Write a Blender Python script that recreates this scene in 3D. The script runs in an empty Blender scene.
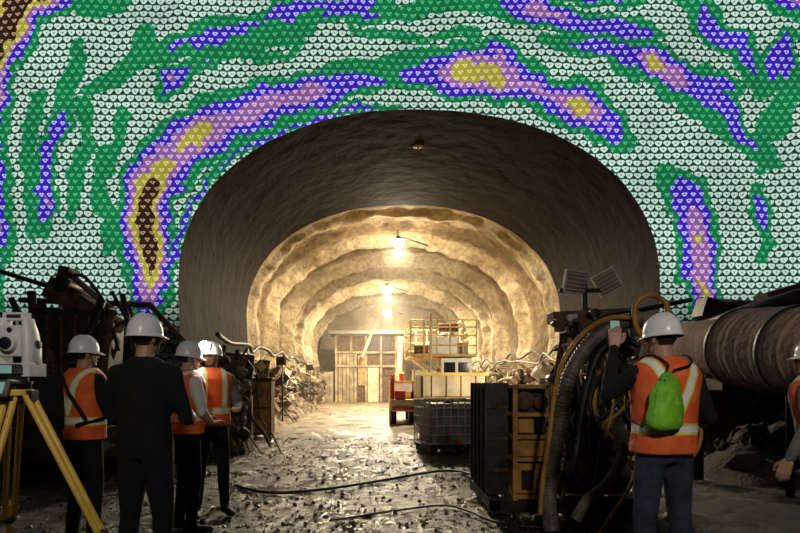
import bpy, math, random
import numpy as np
from mathutils import Vector, Matrix, Euler, noise
random.seed(7)
scene=bpy.context.scene
F=578.0; VX=375.0; VY=382.0; CH=1.45
def P(u,v,d): return Vector(((u-VX)/F*d, d, CH+(VY-v)/F*d))
# ---------------------------------------------------------------- camera
cam=bpy.data.cameras.new('camera'); co=bpy.data.objects.new('camera',cam); scene.collection.objects.link(co)
co.location=(0,0,CH); co.rotation_euler=(math.pi/2,0,0)
cam.sensor_width=36; cam.lens=F/800*36; cam.shift_x=(400-VX)/800; cam.shift_y=(VY-266.5)/800; cam.clip_end=200
scene.camera=co
scene.view_settings.view_transform='Standard'
w=bpy.data.worlds.new('world'); scene.world=w; w.use_nodes=True
w.node_tree.nodes['Background'].inputs[0].default_value=(0.02,0.018,0.016,1); w.node_tree.nodes['Background'].inputs[1].default_value=0.3
# ---------------------------------------------------------------- node helper
class NT:
    def __init__(s,name):
        s.mat=bpy.data.materials.new(name); s.mat.use_nodes=True; s.t=s.mat.node_tree
        s.b=s.t.nodes['Principled BSDF']
    def n(s,typ,**k):
        x=s.t.nodes.new(typ)
        for a,b in k.items(): setattr(x,a,b)
        return x
    def l(s,a,b): s.t.links.new(a,b)
    def m(s,op,a,b=None,c=None):
        x=s.n('ShaderNodeMath',operation=op)
        for i,q in enumerate((a,b,c)):
            if q is None: continue
            if isinstance(q,(int,float)): x.inputs[i].default_value=q
            else: s.l(q,x.inputs[i])
        return x.outputs[0]
    def ramp(s,fac,stops,interp='LINEAR'):
        r=s.n('ShaderNodeValToRGB'); cr=r.color_ramp; cr.interpolation=interp
        while len(cr.elements)<len(stops): cr.elements.new(0.5)
        for e,(p,c) in zip(cr.elements,stops):
            e.position=p; e.color=(c[0],c[1],c[2],1) if not isinstance(c,(int,float)) else (c,c,c,1)
        s.l(fac,r.inputs[0]); return r.outputs[0]
    def mix(s,f,a,b,blend='MIX'):
        x=s.n('ShaderNodeMix',data_type='RGBA',blend_type=blend)
        for i,q in ((0,f),(6,a),(7,b)):
            if isinstance(q,(int,float)): x.inputs[i].default_value=q
            elif isinstance(q,tuple): x.inputs[i].default_value=(*q,1)
            else: s.l(q,x.inputs[i])
        return x.outputs[2]
    def noise(s,scale,detail=4,vec=None,rough=.55):
        x=s.n('ShaderNodeTexNoise'); x.inputs['Scale'].default_value=scale; x.inputs['Detail'].default_value=detail; x.inputs['Roughness'].default_value=rough
        if vec is None: vec=s.obj()
        s.l(vec,x.inputs['Vector']); return x.outputs[0]
    def obj(s):
        if not hasattr(s,'_o'): s._o=s.n('ShaderNodeTexCoord').outputs['Object']
        return s._o
    def bump(s,h,strength=.5,dist=.02):
        b=s.n('ShaderNodeBump'); b.inputs['Strength'].default_value=strength; b.inputs['Distance'].default_value=dist
        s.l(h,b.inputs['Height']); s.l(b.outputs[0],s.b.inputs['Normal'])
def mat(name,c1,c2=None,rough=.6,metal=0,scale=6,bump=.3,dist=.01,emit=None,es=0,lo=.35,hi=.65):
    t=NT(name); c2=c2 or tuple(x*.6 for x in c1)
    nz=t.noise(scale,5)
    t.l(t.ramp(nz,[(lo,c2),(hi,c1)]),t.b.inputs['Base Color'])
    t.b.inputs['Roughness'].default_value=rough; t.b.inputs['Metallic'].default_value=metal
    if bump: t.bump(t.noise(scale*5,3),bump,dist)
    if emit:
        t.b.inputs['Emission Color'].default_value=(*emit,1); t.b.inputs['Emission Strength'].default_value=es
    return t.mat
# ---------------------------------------------------------------- materials
M={}
M['rubber']=mat('black_rubber',(.02,.02,.02),rough=.5,scale=9)
M['dark']=mat('dark_steel',(.055,.042,.033),(.014,.011,.01),rough=.5,metal=.3,scale=8)
M['rust']=mat('rusty_steel',(.2,.1,.05),(.04,.023,.014),rough=.7,metal=.2,scale=7)
M['yellow']=mat('yellow_paint',(.7,.36,.075),(.24,.11,.03),rough=.5,scale=5,bump=.1)
M['yclean']=mat('clean_yellow_paint',(.8,.55,.14),(.5,.32,.08),rough=.5,scale=4,bump=.1)
M['steel']=mat('grey_steel',(.34,.31,.27),(.14,.12,.1),rough=.4,metal=.5,scale=10)
M['galv']=mat('galvanised_tube',(.6,.56,.5),(.38,.35,.3),rough=.5,metal=0,scale=10)
M['cream']=mat('cream_panel',(.72,.62,.42),(.45,.37,.24),rough=.6,scale=2)
M['tan']=mat('weathered_tan_panel',(.5,.4,.24),(.2,.15,.085),rough=.7,scale=2)
M['red']=mat('red_paint',(.75,.08,.03),(.45,.05,.02),rough=.5,scale=4)
M['white']=mat('white_plastic',(.85,.85,.82),(.7,.7,.66),rough=.4,scale=5,bump=.05)
M['tank']=mat('dusty_tank_plastic',(.34,.3,.26),(.15,.13,.11),rough=.5,scale=3,bump=.05)
M['hat']=mat('white_helmet_shell',(.94,.94,.92),(.88,.88,.86),rough=.3,scale=5,bump=0)
M['yhose']=mat('yellow_hose_rubber',(.62,.33,.04),(.35,.17,.03),rough=.45,scale=8,bump=.05)
M['ghose']=mat('grey_corrugated_plastic',(.24,.2,.165),(.08,.065,.052),rough=.5,scale=8,bump=.1)
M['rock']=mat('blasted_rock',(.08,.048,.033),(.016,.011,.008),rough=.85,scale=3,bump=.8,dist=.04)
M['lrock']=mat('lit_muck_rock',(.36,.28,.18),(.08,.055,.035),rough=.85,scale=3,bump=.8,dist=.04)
M['glass']=mat('dark_glass',(.02,.03,.04),rough=.08,scale=3,bump=0)
M['duct']=mat('duct_fabric',(.34,.21,.165),(.14,.09,.072),rough=.9,scale=2.5,bump=.5,dist=.05)
M['skin']=mat('skin',(.52,.3,.2),(.45,.24,.16),rough=.5,scale=20,bump=.05)
M['hair']=mat('dark_hair',(.03,.02,.015),rough=.7,scale=40)
M['black']=mat('black_fabric',(.008,.008,.009),(.0035,.0035,.0045),rough=.95,scale=8)
M['jeans']=mat('blue_denim',(.045,.055,.09),(.018,.022,.038),rough=.9,scale=10)
M['grey']=mat('grey_fabric',(.2,.19,.18),(.12,.11,.1),rough=.9,scale=8)
M['wshirt']=mat('white_shirt_fabric',(.85,.83,.78),(.7,.68,.64),rough=.9,scale=8)
M['boot']=mat('boot_leather',(.03,.022,.016),rough=.6,scale=10)
M['lime']=mat('lime_nylon',(.26,.68,.03),(.14,.45,.02),rough=.6,scale=9,bump=.5,dist=.01)
M['bulb']=mat('lamp_bulb',(1,.9,.7),emit=(1,.9,.68),es=90,bump=0)
M['headlamp']=mat('headlamp_lens',(1,1,1),emit=(1,.97,.88),es=90,bump=0)
M['screen']=mat('lcd_screen',(.25,.4,.36),emit=(.4,.7,.6),es=.25,bump=0)
M['tripod']=mat('tripod_yellow_fibreglass',(.9,.6,.12),(.75,.45,.06),rough=.4,scale=4,bump=.05)
M['eye']=mat('eye_white',(.8,.8,.78),rough=.2,bump=0)
def vestmat():
    t=NT('hi_vis_orange_fabric'); s=t.n('ShaderNodeSeparateXYZ'); t.l(t.obj(),s.inputs[0]); x,y,z=s.outputs
    ax=t.m('ABSOLUTE',x)
    dz=t.m('ABSOLUTE',t.m('SUBTRACT',z,1.08))
    back=t.m('LESS_THAN',y,0.0)
    dv=t.m('ABSOLUTE',t.m('SUBTRACT',ax,t.m('MULTIPLY',t.m('SUBTRACT',z,1.17),.42)))
    dvf=t.m('ABSOLUTE',t.m('SUBTRACT',ax,.105))
    dd=t.m('ADD',t.m('MULTIPLY',back,dv),t.m('MULTIPLY',t.m('SUBTRACT',1,back),dvf))
    above=t.m('GREATER_THAN',z,1.12)
    dd=t.m('ADD',dd,t.m('MULTIPLY',t.m('SUBTRACT',1,above),1))
    d=t.m('MINIMUM',dd,dz)
    lime=t.m('LESS_THAN',d,.034); sil=t.m('LESS_THAN',d,.02)
    nz=t.noise(9,4)
    base=t.ramp(nz,[(.3,(.85,.11,.02)),(.7,(1,.2,.045))])
    c=t.mix(lime,base,(.85,.8,.14)); c=t.mix(sil,c,(.95,.95,.88))
    t.l(c,t.b.inputs['Base Color']); t.b.inputs['Roughness'].default_value=.75
    t.bump(t.noise(14,3),.5,.015); return t.mat
M['vest']=vestmat()
# ---------------------------------------------------------------- mesh builder
class MB:
    def __init__(s): s.v=[];s.f=[];s.m=[];s.sm=[];s.mats=[]
    def mi(s,m):
        m=M[m] if isinstance(m,str) else m
        if m not in s.mats: s.mats.append(m)
        return s.mats.index(m)
    def add(s,vs,fs,m,smooth=False):
        o=len(s.v); s.v+= [tuple(q) for q in vs]; k=s.mi(m)
        for f in fs: s.f.append(tuple(i+o for i in f)); s.m.append(k); s.sm.append(smooth)
    def box(s,c,sz,m,rot=None):
        c=Vector(c); R=Euler(rot).to_matrix() if rot is not None else Matrix.Identity(3)
        vs=[c+R@Vector((x*sz[0]/2,y*sz[1]/2,z*sz[2]/2)) for x in(-1,1) for y in(-1,1) for z in(-1,1)]
        s.add(vs,[(0,1,3,2),(4,6,7,5),(0,4,5,1),(2,3,7,6),(0,2,6,4),(1,5,7,3)],m)
    def bb(s,x0,x1,y0,y1,z0,z1,m): s.box(((x0+x1)/2,(y0+y1)/2,(z0+z1)/2),(x1-x0,y1-y0,z1-z0),m)
    def tube(s,pts,r,m,seg=10,smooth=True,flat=None):
        pts=[Vector(p) for p in pts]; n=len(pts)
        rs=r if isinstance(r,(list,tuple)) else [r]*n
        t=(pts[1]-pts[0]).normalized(); a=t.orthogonal().normalized()
        vs=[]
        for i,p in enumerate(pts):
            if i==0: tt=pts[1]-pts[0]
            elif i==n-1: tt=pts[-1]-pts[-2]
            else: tt=pts[i+1]-pts[i-1]
            tt.normalize(); a=(a-tt*a.dot(tt)).normalized(); b=tt.cross(a)
            for k in range(seg):
                an=2*math.pi*k/seg; vs.append(p+(a*math.cos(an)+b*math.sin(an))*rs[i])
        fs=[(i*seg+k,i*seg+(k+1)%seg,(i+1)*seg+(k+1)%seg,(i+1)*seg+k) for i in range(n-1) for k in range(seg)]
        fs.append(tuple(range(seg))[::-1]); fs.append(tuple((n-1)*seg+k for k in range(seg)))
        s.add(vs,fs,m,smooth)
    def cyl(s,a,b,r,m,r2=None,seg=16,smooth=True): s.tube([a,b],[r,r if r2 is None else r2],m,seg,smooth)
    def ell(s,c,r,m,rot=None,seg=16,rings=10,fn=None,smooth=True):
        c=Vector(c); R=Euler(rot).to_matrix() if rot is not None else Matrix.Identity(3)
        if isinstance(r,(int,float)): r=(r,r,r)
        vs=[Vector((0,0,1))]
        for i in range(1,rings):
            th=math.pi*i/rings
            for k in range(seg):
                an=2*math.pi*k/seg; vs.append(Vector((math.sin(th)*math.cos(an),math.sin(th)*math.sin(an),math.cos(th))))
        vs.append(Vector((0,0,-1)))
        if fn: vs=[fn(q) for q in vs]
        vs=[c+R@Vector((q.x*r[0],q.y*r[1],q.z*r[2])) for q in vs]
        fs=[(0,1+k,1+(k+1)%seg) for k in range(seg)]
        for i in range(rings-2):
            for k in range(seg):
                a=1+i*seg+k; b=1+i*seg+(k+1)%seg; fs.append((a,a+seg,b+seg,b))
        L=len(vs)-1; o=1+(rings-2)*seg
        fs+=[(L,o+(k+1)%seg,o+k) for k in range(seg)]
        s.add(vs,fs,m,smooth)
    def stone(s,p,sz,m,seg=7,rings=5):
        sd=random.random()*99
        s.ell(p,(sz,sz*random.uniform(.6,1),sz*random.uniform(.45,.9)),m,rot=(random.random()*3,random.random()*3,random.random()*3),seg=seg,rings=rings,fn=lambda q:q*(1+.5*noise.noise(q*1.3+Vector((sd,0,0)))),smooth=False)
    def loft(s,rings,m,seg=32,cap=True):
        vs=[]
        for (cx,cy,z,rx,ry) in rings:
            for k in range(seg):
                an=2*math.pi*k/seg; ca,sa=math.cos(an),math.sin(an)
                q=2.3; vs.append((cx+rx*math.copysign(abs(ca)**(2/q),ca),cy+ry*math.copysign(abs(sa)**(2/q),sa),z))
        n=len(rings)
        fs=[(i*seg+k,i*seg+(k+1)%seg,(i+1)*seg+(k+1)%seg,(i+1)*seg+k) for i in range(n-1) for k in range(seg)]
        if cap: fs.append(tuple(range(seg))[::-1]); fs.append(tuple((n-1)*seg+k for k in range(seg)))
        s.add(vs,fs,m,True)
    def chain(s,pts,rs,m):
        for i in range(len(pts)-1): s.cyl(pts[i],pts[i+1],rs[i],m,rs[i+1],14)
        for p,r in zip(pts,rs): s.ell(p,r,m,seg=14,rings=9)
    def mesh(s,name):
        me=bpy.data.meshes.new(name); me.from_pydata(s.v,[],s.f)
        for m in s.mats: me.materials.append(m)
        me.polygons.foreach_set('material_index',s.m); me.polygons.foreach_set('use_smooth',s.sm); me.update(); return me
    def obj(s,name,parent=None,bevel=0,recenter=True):
        if recenter and parent is None and s.v:
            a=np.array(s.v); c=np.array([(a[:,0].min()+a[:,0].max())/2,(a[:,1].min()+a[:,1].max())/2,a[:,2].min()]); s.v=[tuple(q) for q in a-c]
        else: c=(0,0,0)
        o=bpy.data.objects.new(name,s.mesh(name)); scene.collection.objects.link(o); o.location=c
        if parent: o.parent=parent
        if bevel:
            b=o.modifiers.new('bevel','BEVEL'); b.width=bevel; b.segments=2; b.limit_method='ANGLE'; b.angle_limit=.7
        return o
def crom(pts,n=12):
    pts=[Vector(p) for p in pts]; pts=[pts[0]*2-pts[1]]+pts+[pts[-1]*2-pts[-2]]; out=[]
    for i in range(1,len(pts)-2):
        a,b,c,d=pts[i-1:i+3]
        for k in range(n):
            t=k/n; out.append(.5*((2*b)+(c-a)*t+(2*a-5*b+4*c-d)*t*t+(3*b-a-3*c+d)*t**3))
    out.append(pts[-2]); return out
# ---------------------------------------------------------------- tunnel section
X0=0.99; D0=13.0; D1=20.0; DE=46.0
RIBS=[(20.9,.045),(24.6,.09),(28.4,.105),(32.4,.09),(36.4,.105),(40.8,.1)]
def section(t,y):
    HW=5.42; ZS=3.7; RZ=3.88
    a=.2
    if t<a: s=t/a; x=-(5.15+(HW-5.15)*math.sin(s*math.pi/2)); z=ZS*s
    elif t>1-a: s=(1-t)/a; x=(5.15+(HW-5.15)*math.sin(s*math.pi/2)); z=ZS*s
    else:
        th=math.pi*(1-(t-a)/(1-2*a)); q=2.15
        c,sn=math.cos(th),math.sin(th)
        x=HW*math.copysign(abs(c)**(2/q),c); z=ZS+RZ*abs(sn)**(2/q)
    k=1.0; ns=.02
    if y>D1-.01:
        k+=.02*min(1,(y-D1))
        yj=y+noise.noise(Vector((x*.5,z*.5,3)))*.4+noise.noise(Vector((x*1.5,z*1.5,5)))*.2
        for rb,am in RIBS:
            u=(yj-rb)
            k-=am*math.exp(-(u/(.2 if u<0 else .65))**2)
        ns=.2*min(1,(y-D1)/1.0+.15)
    nz=noise.noise(Vector((x*.5,y*.7,z*.5)))*ns+noise.noise(Vector((x*1.7,y*1.9,z*1.7)))*ns*.6+noise.noise(Vector((x*4,y*4,z*4)))*ns*.28
    L=math.hypot(x,z-2)+1e-6
    k2=k+nz/L
    return X0+x*k2, ((2+(z-2)*k2) if z>.01 else -0.15)
def lining(name,y0,y1,ny,m,nt=260):
    vs=[];fs=[]
    for j in range(ny+1):
        y=y0+(y1-y0)*j/ny
        for i in range(nt+1):
            x,z=section(i/nt,y); vs.append((x,y,z))
    n=nt+1
    fs=[(j*n+i,(j+1)*n+i,(j+1)*n+i+1,j*n+i+1) for j in range(ny) for i in range(nt)]
    mb=MB(); mb.add(vs,fs,m,True); return mb.obj(name,recenter=False)
t=NT('dark_membrane_lining'); nz=t.noise(1.3,5)
c=t.ramp(nz,[(.3,(.006,.0033,.0018)),(.7,(.015,.0085,.0048))])
t.l(c,t.b.inputs['Base Color']); t.b.inputs['Roughness'].default_value=.8; t.b.inputs['Specular IOR Level'].default_value=.1; t.bump(t.noise(2,5),.6,.1)
lining('tunnel_membrane_lining',D0,D1,30,t.mat)
# shotcrete: light on the ribs and shade in the bays, painted into the colour
t=NT('lit_shotcrete'); nz=t.noise(.9,6); nf=t.noise(5,8,rough=.72); nm=t.noise(.8,4)
s=t.n('ShaderNodeSeparateXYZ'); t.l(t.obj(),s.inputs[0])
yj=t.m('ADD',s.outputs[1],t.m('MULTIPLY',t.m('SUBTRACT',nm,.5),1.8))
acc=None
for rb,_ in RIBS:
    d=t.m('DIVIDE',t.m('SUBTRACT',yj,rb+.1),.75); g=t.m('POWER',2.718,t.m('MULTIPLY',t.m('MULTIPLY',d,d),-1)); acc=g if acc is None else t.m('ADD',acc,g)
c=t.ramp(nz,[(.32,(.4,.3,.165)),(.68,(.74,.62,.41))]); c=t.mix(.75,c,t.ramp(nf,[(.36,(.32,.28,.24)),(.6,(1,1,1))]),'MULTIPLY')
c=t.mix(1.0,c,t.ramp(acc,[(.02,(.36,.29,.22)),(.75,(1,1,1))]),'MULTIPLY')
t.l(c,t.b.inputs['Base Color']); t.b.inputs['Roughness'].default_value=.8; t.bump(nf,1,.2)
SHOT=t.mat
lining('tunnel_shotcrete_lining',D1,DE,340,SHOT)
mb=MB(); vs=[]; n=220
for i in range(n+1):
    a=section(i/n,D1-.02); b=section(i/n,D1); vs+=[(a[0],D1,a[1]),(b[0],D1,b[1])]
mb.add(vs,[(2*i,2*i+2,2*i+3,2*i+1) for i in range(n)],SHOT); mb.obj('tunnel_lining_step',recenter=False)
# ---------------------------------------------------------------- heat map strokes
S=[
 [(152,300,.8,22),(150,262,1.1,26),(143,225,1.2,25),(150,185,1.08,28),(170,160,.88,34),(198,136,.99,34),(235,116,.82,32),(275,103,.8,29),(320,92,.74,25),(360,84,.6,20),(400,78,.52,18),(435,72,.74,22),(462,72,.97,29),(494,72,1.0,31),(522,84,.76,27),(555,98,.74,23),(582,104,.97,30),(604,122,.7,26),(626,140,.42,20)],
 [(165,290,.66,8),(185,215,.6,7),(215,172,.56,7),(258,143,.58,7),(310,122,.62,7),(360,110,.58,6),(400,106,.4,6)],
 [(240,112,.36,34),(330,82,.4,34),(430,66,.42,34),(520,78,.42,38),(610,128,.4,34)],
 [(664,172,.42,18),(688,200,.68,25),(700,240,.84,24),(696,275,.86,22),(704,300,.9,20),(716,330,.8,22)],
 [(757,185,.42,15),(762,205,.66,15),(768,235,.46,13),(764,258,.4,11)],
 [(78,52,.42,15),(68,95,.45,17),(60,130,.64,15),(46,165,.62,13),(47,205,.72,15),(42,232,.44,16)],
 [(38,100,.42,15),(30,160,.43,13),(36,230,.44,20)],
 [(84,105,.44,16),(88,150,.4,12),(76,170,.44,14),(72,215,.4,12)],
 [(104,150,.44,12),(98,190,.44,14),(112,225,.43,13),(108,250,.4,12)],
 [(145,30,.4,14),(135,60,.42,16),(90,90,.42,14)],
 [(120,110,.4,12),(110,170,.42,12),(124,120,.4,12)],
 [(100,82,.4,14),(135,60,.43,18),(165,50,.46,18),(215,36,.68,18),(262,20,.46,17),(290,8,.68,17),(340,4,.64,16),(380,-8,.62,16)],
 [(160,96,.42,14),(170,78,.72,19),(188,74,.6,16),(212,55,.42,17),(262,42,.43,15),(310,22,.46,15),(350,10,.62,15),(395,14,.44,16),(440,5,.4,16)],
 [(90,8,.44,22),(120,0,.44,20)],[(240,60,.4,10),(290,54,.38,10),(300,40,.4,11)],
 [(430,-5,.5,14),(480,6,.46,18),(530,8,.76,24),(552,14,.72,19),(590,28,.68,16),(630,30,.68,16),(655,36,.44,14)],
 [(545,40,.4,14),(590,44,.64,13),(625,52,.7,16),(655,66,.95,20),(690,84,.72,18),(720,104,.7,16),(742,136,.68,17),(765,160,.42,16)],
 [(620,60,.44,24),(680,90,.45,26),(730,130,.45,28),(775,160,.4,18)],
 [(700,78,.44,20),(716,82,.7,15),(730,90,.44,18)],
 [(690,-5,.43,26),(720,40,.68,18),(742,48,.7,16),(760,80,.44,26),(785,46,.68,16),(790,90,.43,26),(770,130,.43,22)],
 [(775,-10,.64,28),(800,2,.88,26),(830,20,.6,30)],
 [(640,0,.4,16),(600,-6,.6,17),(560,-10,.55,16)],
 [(350,28,.4,10),(420,40,.38,10),(480,34,.38,10)],
 [(70,-40,1.4,42),(22,-5,1.35,30),(-14,60,1.2,28),(-22,150,1.0,34),(-22,240,.95,34),(-22,300,.9,30)],
]
segs=[]
def wp(u,v): return ((u-VX)/F*D0, CH+(VY-v)/F*D0)
for st in S:
    for a,b in zip(st[:-1],st[1:]): segs.append((*wp(a[0],a[1]),a[2],a[3]/F*D0,*wp(b[0],b[1]),b[2],b[3]/F*D0))
def heat(x,z):
    h=np.zeros_like(x)
    for ax,az,aa,aw,bx,bz,ba,bw in segs:
        dx,dz=bx-ax,bz-az; L=dx*dx+dz*dz
        t=np.clip(((x-ax)*dx+(z-az)*dz)/L,0,1)
        d=np.hypot(x-(ax+t*dx),z-(az+t*dz)); A=aa+(ba-aa)*t; W=aw+(bw-aw)*t
        h=np.maximum(h,A*np.exp(-(d/W)**2*1.12))
    return h
NTt,NR=700,230
vx=[];vz=[]
for i in range(NTt+1):
    x,z=section(i/NTt,D0)
    dx,dz=x-X0,max(z,0)
    if i==0 or i==NTt: dz=0
    ks=[]
    if dx<-1e-6: ks.append((-11-X0)/dx)
    if dx>1e-6: ks.append((12-X0)/dx)
    if dz>1e-6: ks.append(12.2/dz)
    k=min(ks)
    for j in range(NR+1):
        s=(j/NR); q=1+(k-1)*s
        vx.append(X0+dx*q); vz.append(dz*q if j or dz==0 else z)
vx=np.array(vx);vz=np.array(vz)
def wob(o): return np.array([noise.noise(Vector((a*1.3,b*1.3,o)))*.14+noise.noise(Vector((a*3.4,b*3.4,o+6)))*.13+noise.noise(Vector((a*8,b*8,o+2)))*.08 for a,b in zip(vx,vz)])
wx=wob(3.1); wz=wob(7.7)
am=np.array([1+.16*noise.noise(Vector((a*2.2,b*2.2,15.5))) for a,b in zip(vx,vz)])
H=heat(vx+wx,vz+wz)*am
yy=np.array([noise.noise(Vector((a*.5,b*.5,1.1)))*.12+noise.noise(Vector((a*1.8,b*1.8,4.1)))*.05 for a,b in zip(vx,vz)])
rr=np.tile(np.arange(NR+1)/NR,NTt+1); yy=D0-yy*np.minimum(rr*8,1)
n=NR+1
idx=np.arange((NTt+1)*n).reshape(NTt+1,n)
fs=np.stack([idx[:-1,:-1],idx[1:,:-1],idx[1:,1:],idx[:-1,1:]],-1).reshape(-1,4)
me=bpy.data.meshes.new('wall_front'); me.from_pydata(np.stack([vx,yy,vz],-1).tolist(),[],fs.tolist())
at=me.attributes.new('deformation_map','FLOAT','POINT'); at.data.foreach_set('value',(H/1.4).astype(np.float32))
for p in me.polygons: p.use_smooth=True
wf=bpy.data.objects.new('wall_front',me); scene.collection.objects.link(wf)
t=NT('rock_face_deformation_map'); a=t.n('ShaderNodeAttribute',attribute_name='deformation_map'); h=a.outputs['Fac']
s=t.n('ShaderNodeSeparateXYZ'); t.l(t.obj(),s.inputs[0]); x,y,z=s.outputs
nw=t.noise(1.6,3); x=t.m('ADD',x,t.m('MULTIPLY',nw,.14)); z2=t.m('ADD',z,t.m('MULTIPLY',nw,.12))
rz=t.m('DIVIDE',z2,.145); row=t.m('FLOOR',rz); off=t.m('MULTIPLY',t.m('FLOORED_MODULO',row,2),.5)
u=t.m('SUBTRACT',t.m('FRACT',t.m('ADD',t.m('ADD',t.m('DIVIDE',x,.19),100),off)),.5); v=t.m('SUBTRACT',t.m('FRACT',rz),.5)
r=t.m('SQRT',t.m('ADD',t.m('MULTIPLY',u,u),t.m('MULTIPLY',v,v))); th=t.m('ARCTAN2',v,u)
lob=t.m('MULTIPLY',t.m('COSINE',t.m('SUBTRACT',t.m('MULTIPLY',th,3),1.5708)),.06)
hs=[q/1.4 for q in (0,.3,.5,.71,.88,1.06)]
siz=t.ramp(h,list(zip(hs,[.43,.25,.29,.29,.27,.25])),'CONSTANT')
mask=t.m('LESS_THAN',t.m('SUBTRACT',r,lob),siz)
core=t.m('GREATER_THAN',r,.095)
mask=t.m('MULTIPLY',mask,core)
bg=t.ramp(h,list(zip(hs,[(.012,.04,.026),(.007,.16,.055),(.04,.015,.4),(.25,.1,.34),(.36,.32,.045),(.03,.015,.008)])),'CONSTANT')
gl=t.ramp(h,list(zip(hs,[(.5,.69,.58),(.09,.48,.22),(.5,.48,.92),(.68,.5,.64),(.72,.64,.22),(.5,.32,.2)])),'CONSTANT')
c=t.mix(mask,bg,gl)
nz=t.noise(1.2,5)
c=t.mix(.7,c,t.ramp(nz,[(.3,(.6,.6,.6)),(.7,(1,1,1))]),'MULTIPLY')
fade=t.n('ShaderNodeMapRange'); t.l(z,fade.inputs[0]); fade.inputs[1].default_value=2.6; fade.inputs[2].default_value=3.6; fade.inputs[3].default_value=.0; fade.inputs[4].default_value=1
t.l(t.mix(.6,c,(.05,.038,.03)),t.b.inputs['Base Color']); t.l(c,t.b.inputs['Emission Color']); t.l(t.m('MULTIPLY',fade.outputs[0],1.15),t.b.inputs['Emission Strength'])  # projected map light put into the wall's base colour and emission
t.b.inputs['Roughness'].default_value=.85; t.bump(t.noise(6,5),.4,.04)
me.materials.append(t.mat)
CAV=mat('dark_cavern_rock',(.05,.036,.028),(.018,.013,.01),rough=.9,scale=1.5,bump=.7,dist=.08)
def shell(name,b,m):
    mb=MB(); mb.bb(*b,m); return mb.obj(name,recenter=False)
shell('wall_left',(-11.2,-10.8,-6,13.3,0,12),CAV); shell('wall_right',(11.7,12.1,-6,13.3,0,12),CAV)
shell('wall_back',(-11,12,-6.4,-6,0,12),CAV); shell('ceiling',(-11.2,12.1,-6.4,13.3,12,12.3),CAV)
shell('wall_tunnel_end',(-6,8,DE,DE+.4,-.2,9),mat('end_wall_shotcrete',(.3,.22,.13),(.14,.1,.06),rough=.9,scale=.8,bump=.6,dist=.1))
# ---------------------------------------------------------------- floor
def fz(x,y):
    r=noise.noise(Vector((x*1.2,y*.9,0)))*.05+noise.noise(Vector((x*4,y*4,2)))*.025+noise.noise(Vector((x*10,y*10,5)))*.016+noise.noise(Vector((x*23,y*23,5)))*.015
    return max(r-.01,-.045)
mb=MB(); xs=np.arange(-11,12.01,.05); ys=[]; y=-6.0
while y<DE+.3:
    ys.append(y); y+=(.5 if y<3 else .04 if y<12 else .07 if y<18 else .16)
vs=[(x,y,fz(x,y)) for y in ys for x in xs]; n=len(xs)
fs=[(j*n+i,j*n+i+1,(j+1)*n+i+1,(j+1)*n+i) for j in range(len(ys)-1) for i in range(n-1)]
t=NT('wet_muddy_gravel'); nA=t.noise(.9,5); nB=t.noise(13,8,rough=.8); nC=t.noise(55,4,rough=.7)
c=t.ramp(nB,[(.4,(.006,.0035,.002)),(.5,(.024,.015,.009)),(.62,(.11,.075,.045))]); 
sp=t.n('ShaderNodeSeparateXYZ'); t.l(t.obj(),sp.inputs[0])
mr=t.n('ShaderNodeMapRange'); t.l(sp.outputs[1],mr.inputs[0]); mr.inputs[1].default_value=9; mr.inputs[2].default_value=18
c=t.mix(mr.outputs[0],c,t.ramp(nB,[(.38,(.13,.09,.052)),(.62,(.52,.42,.28))]))  # dark foreground and bright tunnel floor: lighting put into the base colour
t.l(c,t.b.inputs['Base Color']); t.l(t.ramp(nA,[(.38,.16),(.6,.5)]),t.b.inputs['Roughness'])
t.bump(t.m('ADD',nB,t.m('MULTIPLY',nC,.5)),1,.06)
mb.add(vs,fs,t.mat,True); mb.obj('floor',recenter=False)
random.seed(21); mb=MB()
wetst=mat('wet_stone',(.13,.09,.055),(.025,.017,.011),rough=.28,scale=6,bump=.5)
for k in range(5200):
    y=4.2+(random.random()**1.2)*11; x=random.uniform(-4.6,3.2) if y<13 else random.uniform(-3.6,3)
    sz=random.choice([.01,.012,.014,.018,.022,.03])*random.uniform(.7,1.2)
    mb.stone((x,y,fz(x,y)+sz*.15),sz,wetst,6,4)
mb.obj('gravel')
# ---------------------------------------------------------------- tunnel lamps
LC=(1,.84,.58)
def light(name,typ,loc,e,col=LC,size=.15,rot=None,parent=None,**k):
    l=bpy.data.lights.new(name,typ); l.energy=e; l.color=col
    if typ=='AREA': l.size=size
    else: l.shadow_soft_size=size
    for a,b in k.items(): setattr(l,a,b)
    o=bpy.data.objects.new(name,l); scene.collection.objects.link(o); o.location=loc
    if rot is not None: o.rotation_euler=rot
    if parent: o.parent=parent
    return o
def lamp(p,top,e,r=.13):
    em=bpy.data.objects.new('tunnel_lamp',None); scene.collection.objects.link(em); em.location=p
    mb=MB(); mb.ell((0,0,0),(r*1.3,r*1.1,r*.95),'bulb'); mb.cyl((0,0,r*.6),(0,0,r*1.7),r*.6,'dark',r*.4); mb.cyl((0,0,r*1.6),(0,0,top-p[2]),.02,'dark',seg=6)
    mb.tube([(0,0,.25),(.5,.0,.12),(1.2,.2,-.06)],.03,'dark',6)
    mb.obj('fixture',em)
    light('bulb_light','SPOT',(0,-.02,-r-.1),e*1.0,size=.1,parent=em,spot_size=3.1,spot_blend=.4)
    light('bulb_glow','POINT',(0,-.05,-r-.14),e*.12,size=.1,parent=em)
lamp(P(398,243,22.9),7.5,4200,.17); lamp(P(387,290,34.2),7.5,5200,.23); lamp(P(387,313,43.0),7.4,1900,.24)
mb=MB(); p=P(418,147,15); mb.cyl(p,p+Vector((0,0,.12)),.13,'cream'); mb.cyl(p+Vector((0,0,.12)),(p.x,p.y,7.5),.02,'dark',seg=6); mb.obj('ceiling_lamp_fixture')
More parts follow.
